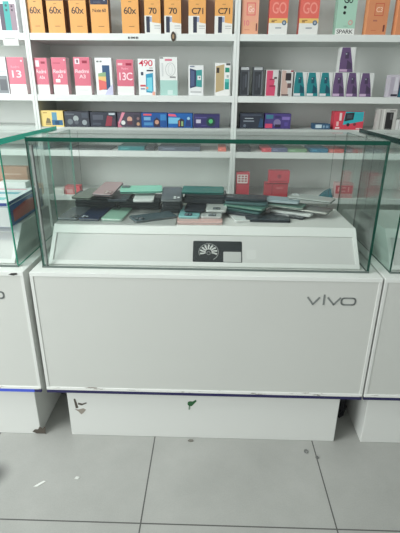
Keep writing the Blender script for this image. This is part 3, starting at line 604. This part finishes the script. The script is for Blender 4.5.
phone(.866, .330, TZ2, 62, (52, 58, 62), 'dark phone under the silver ones at the right', cam=None, band=(48, 54, 58))
phone(.892, .335, TZ2 + LH, 62, (186, 192, 190), 'silver phone lying low at the right end of pile', cam=(1, 1), camcol=(70, 80, 80), band=(216, 220, 216))
phone(.953, .338, TZ2 + 2 * LH + .0014, 60, (120, 124, 120), 'grey phone sticking out farthest to the right', cam=(1, 1), camcol=(200, 206, 204), band=(196, 198, 190), l=.165)
phone(.860, .352, TZ2 + 3 * LH + .003, 66, (92, 122, 112), 'grey green phone between dark and silver phones', cam=(1, 1), camcol=(70, 84, 80), band=(170, 176, 168))
phone(.963, .356, TZ2 + 5 * LH + .0086, 62, (170, 178, 174), 'silver grey phone on top at the right end of the pile', cam=(1, 1), camcol=(206, 212, 210), band=(96, 104, 100), l=.166)
phone(.842, .372, TZ2 + 4 * LH + .0076, 74, (146, 166, 172), 'pale blue grey phone on top of the pile below the stacked red cartons', cam=(1, 1), camcol=(60, 72, 80), band=(190, 202, 204))

# ------------------------------------------------------------------ things in the left case
b = MB(); w_, d_, h_ = .30, .30, .070
b.box(-w_, 0, 0, d_, 0, h_, M((40, 76, 150), .4), .001, facemats={'-y': M((206, 210, 210), .4), '+z': M((206, 210, 210), .4)})
o = b.build('carton', None, (-.085, .105, TZ + .0045)); tag(o, 'flat pale carton with a blue and red side panel in the left glass case', 'carton')
b = MB(); b.poly([(.0008, .03, .012), (.0008, .27, .012), (.0008, .27, .052), (.0008, .14, .060), (.0008, .03, .050)], M((196, 62, 58), .4)); b.build('printed_side', o)
b = MB(); b.box(-.29, -.002, .0, .285, 0, .012, M((222, 228, 232), .4), .001, facemats={'+x': M((30, 60, 130), .4), '-y': M((40, 60, 140), .4)})
o = b.build('booklet', None, (-.087, .110, TZ + .0752)); tag(o, 'white booklet with blue edges lying on the blue carton', 'booklet')
b = MB()
for k, (x0, x1, y0, y1, c) in enumerate(((-.26, -.03, .04, .075, (120, 196, 196)), (-.22, -.02, .13, .16, (110, 176, 190)), (-.18, -.02, .2, .215, (214, 150, 160)))):
    b.box(x0, x1, y0, y1, .0121, .0126, M(c, .5))
b.build('printed_bands', o)
b = MB(); b.box(-.10, 0, 0, .05, 0, .022, M((226, 228, 226), .45), .001); o = b.build('white_carton', None, (-.115, .335, TZ + .0880)); tag(o, 'small white carton lying on the booklet in the left case', 'carton')

# ------------------------------------------------------------------ bits on the floor
def scrap(name, label, cat, x, y, pts, m, th=.0015):
    b = MB(); b.poly([(px, py, .0003) for px, py in pts], m, None, (0, 0, th)); o = b.build(name, None, (x, y, 0)); tag(o, label, cat); return o
scrap('paper_scrap', 'small white paper scrap on floor tile at lower left', 'scrap', .023, -.208, [(-.018, -.012), (-.006, -.012), (.016, .010), (.008, .012), (-.004, .002)], M((226, 228, 224), .7))
scrap('paper_scrap', 'tiny pale scrap on the floor below the scuffed plinth corner', 'scrap', .140, -.180, [(-.008, -.004), (.006, -.006), (.008, .004), (-.004, .006)], M((210, 212, 208), .7))
def ring(label, x, y, r):
    b = MB(); n = 18
    t = bmesh.new(); bmesh.ops.create_circle(t, segments=n, radius=r)
    prof = [(r - .003, 0.0003), (r, .0003), (r, .004), (r - .003, .004)]
    t.free(); t = bmesh.new(); vs = [[t.verts.new((q * math.cos(2*math.pi*i/n), q * math.sin(2*math.pi*i/n), z)) for q, z in prof] for i in range(n)]
    for i in range(n):
        for k in range(4): t.faces.new((vs[i][k], vs[(i+1) % n][k], vs[(i+1) % n][(k+1) % 4], vs[i][(k+1) % 4]))
    bmesh.ops.recalc_face_normals(t, faces=list(t.faces)); b.mi(M((120, 122, 120), .5)); b._add(t)
    o = b.build('plastic_ring', None, (x, y, 0)); tag(o, label, 'ring')
ring('small grey plastic ring on the floor by the right floor joint', .951, -.035, .0085)
ring('tiny grey plastic ring on the floor just below the larger ring', .985, -.062, .006)
scrap('crumb', 'small dark crumb at the foot of the centre plinth', 'crumb', .523, .004, [(-.012, -.003), (-.002, -.006), (.010, -.003), (.006, .003), (-.006, .004)], M((120, 118, 110), .8), .004)

b = MB(); t = bmesh.new(); bmesh.ops.create_icosphere(t, subdivisions=3, radius=1)
for v in t.verts:
    n = v.co.copy(); k = 1 + .16 * math.sin(5*n.x + 2) * math.cos(6*n.y) + .12 * math.sin(9*n.z + 3*n.x)
    v.co = Vector((n.x * .032 * k, n.y * .05 * k, max(0, .05 + n.z * .07 * k)))
b.mi(M((26, 26, 30), .5)); b._add(t)
o = b.build('black_lump', None, (1.120, .19, .0003)); tag(o, 'lumpy black form in the gap between the centre and right plinths', 'bag')  # lumpy black shape filling the dark gap between the plinths

# ------------------------------------------------------------------ camera
f, yaw, pitch, roll = 433.16, -.0237, .3864, .0084
cy, sy, cp, sp = math.cos(yaw), math.sin(yaw), math.cos(pitch), math.sin(pitch)
fw = Vector((sy*cp, cy*cp, -sp)); rt = Vector((cy, -sy, 0)); up = rt.cross(fw)
c, s = math.cos(roll), math.sin(roll)
r2 = rt*c + up*s; u2 = up*c - rt*s
cam = bpy.data.cameras.new('camera'); co = bpy.data.objects.new('camera', cam); COL.objects.link(co)
m = Matrix((r2, u2, -fw)).transposed().to_4x4(); m.translation = Vector((.582, -1.2715, 1.2355)); co.matrix_world = m
cam.sensor_fit = 'HORIZONTAL'; cam.sensor_width = 36; cam.lens = f / 400 * 36; cam.clip_start = .02
scene.camera = co

# ------------------------------------------------------------------ light
w = bpy.data.worlds.new('daylight'); scene.world = w; w.use_nodes = True
bg = w.node_tree.nodes['Background']; bg.inputs['Color'].default_value = (.96, 1, .98, 1); bg.inputs['Strength'].default_value = .72
def area(name, loc, target, sx, sy_, e, col=(1, 1, 1)):
    l = bpy.data.lights.new(name, 'AREA'); l.shape = 'RECTANGLE'; l.size = sx; l.size_y = sy_; l.energy = e; l.color = col
    o = bpy.data.objects.new(name, l); COL.objects.link(o); o.location = loc
    d = Vector(target) - Vector(loc); o.rotation_euler = d.to_track_quat('-Z', 'Y').to_euler(); return o
area('ceiling_lamp', (-1.1, -.5, 2.86), (-.5, .6, .6), 1.4, .5, 56, (.97, 1, .98))
area('shop_door_daylight', (-2.6, -2.2, 1.9), (-.3, .8, 1.0), 1.6, 2.0, 85, (.96, 1, 1))

vs = scene.view_settings
vs.view_transform = 'Standard'; vs.look = 'None'; vs.exposure = 0.14; vs.gamma = 1.0; vs.use_curve_mapping = False
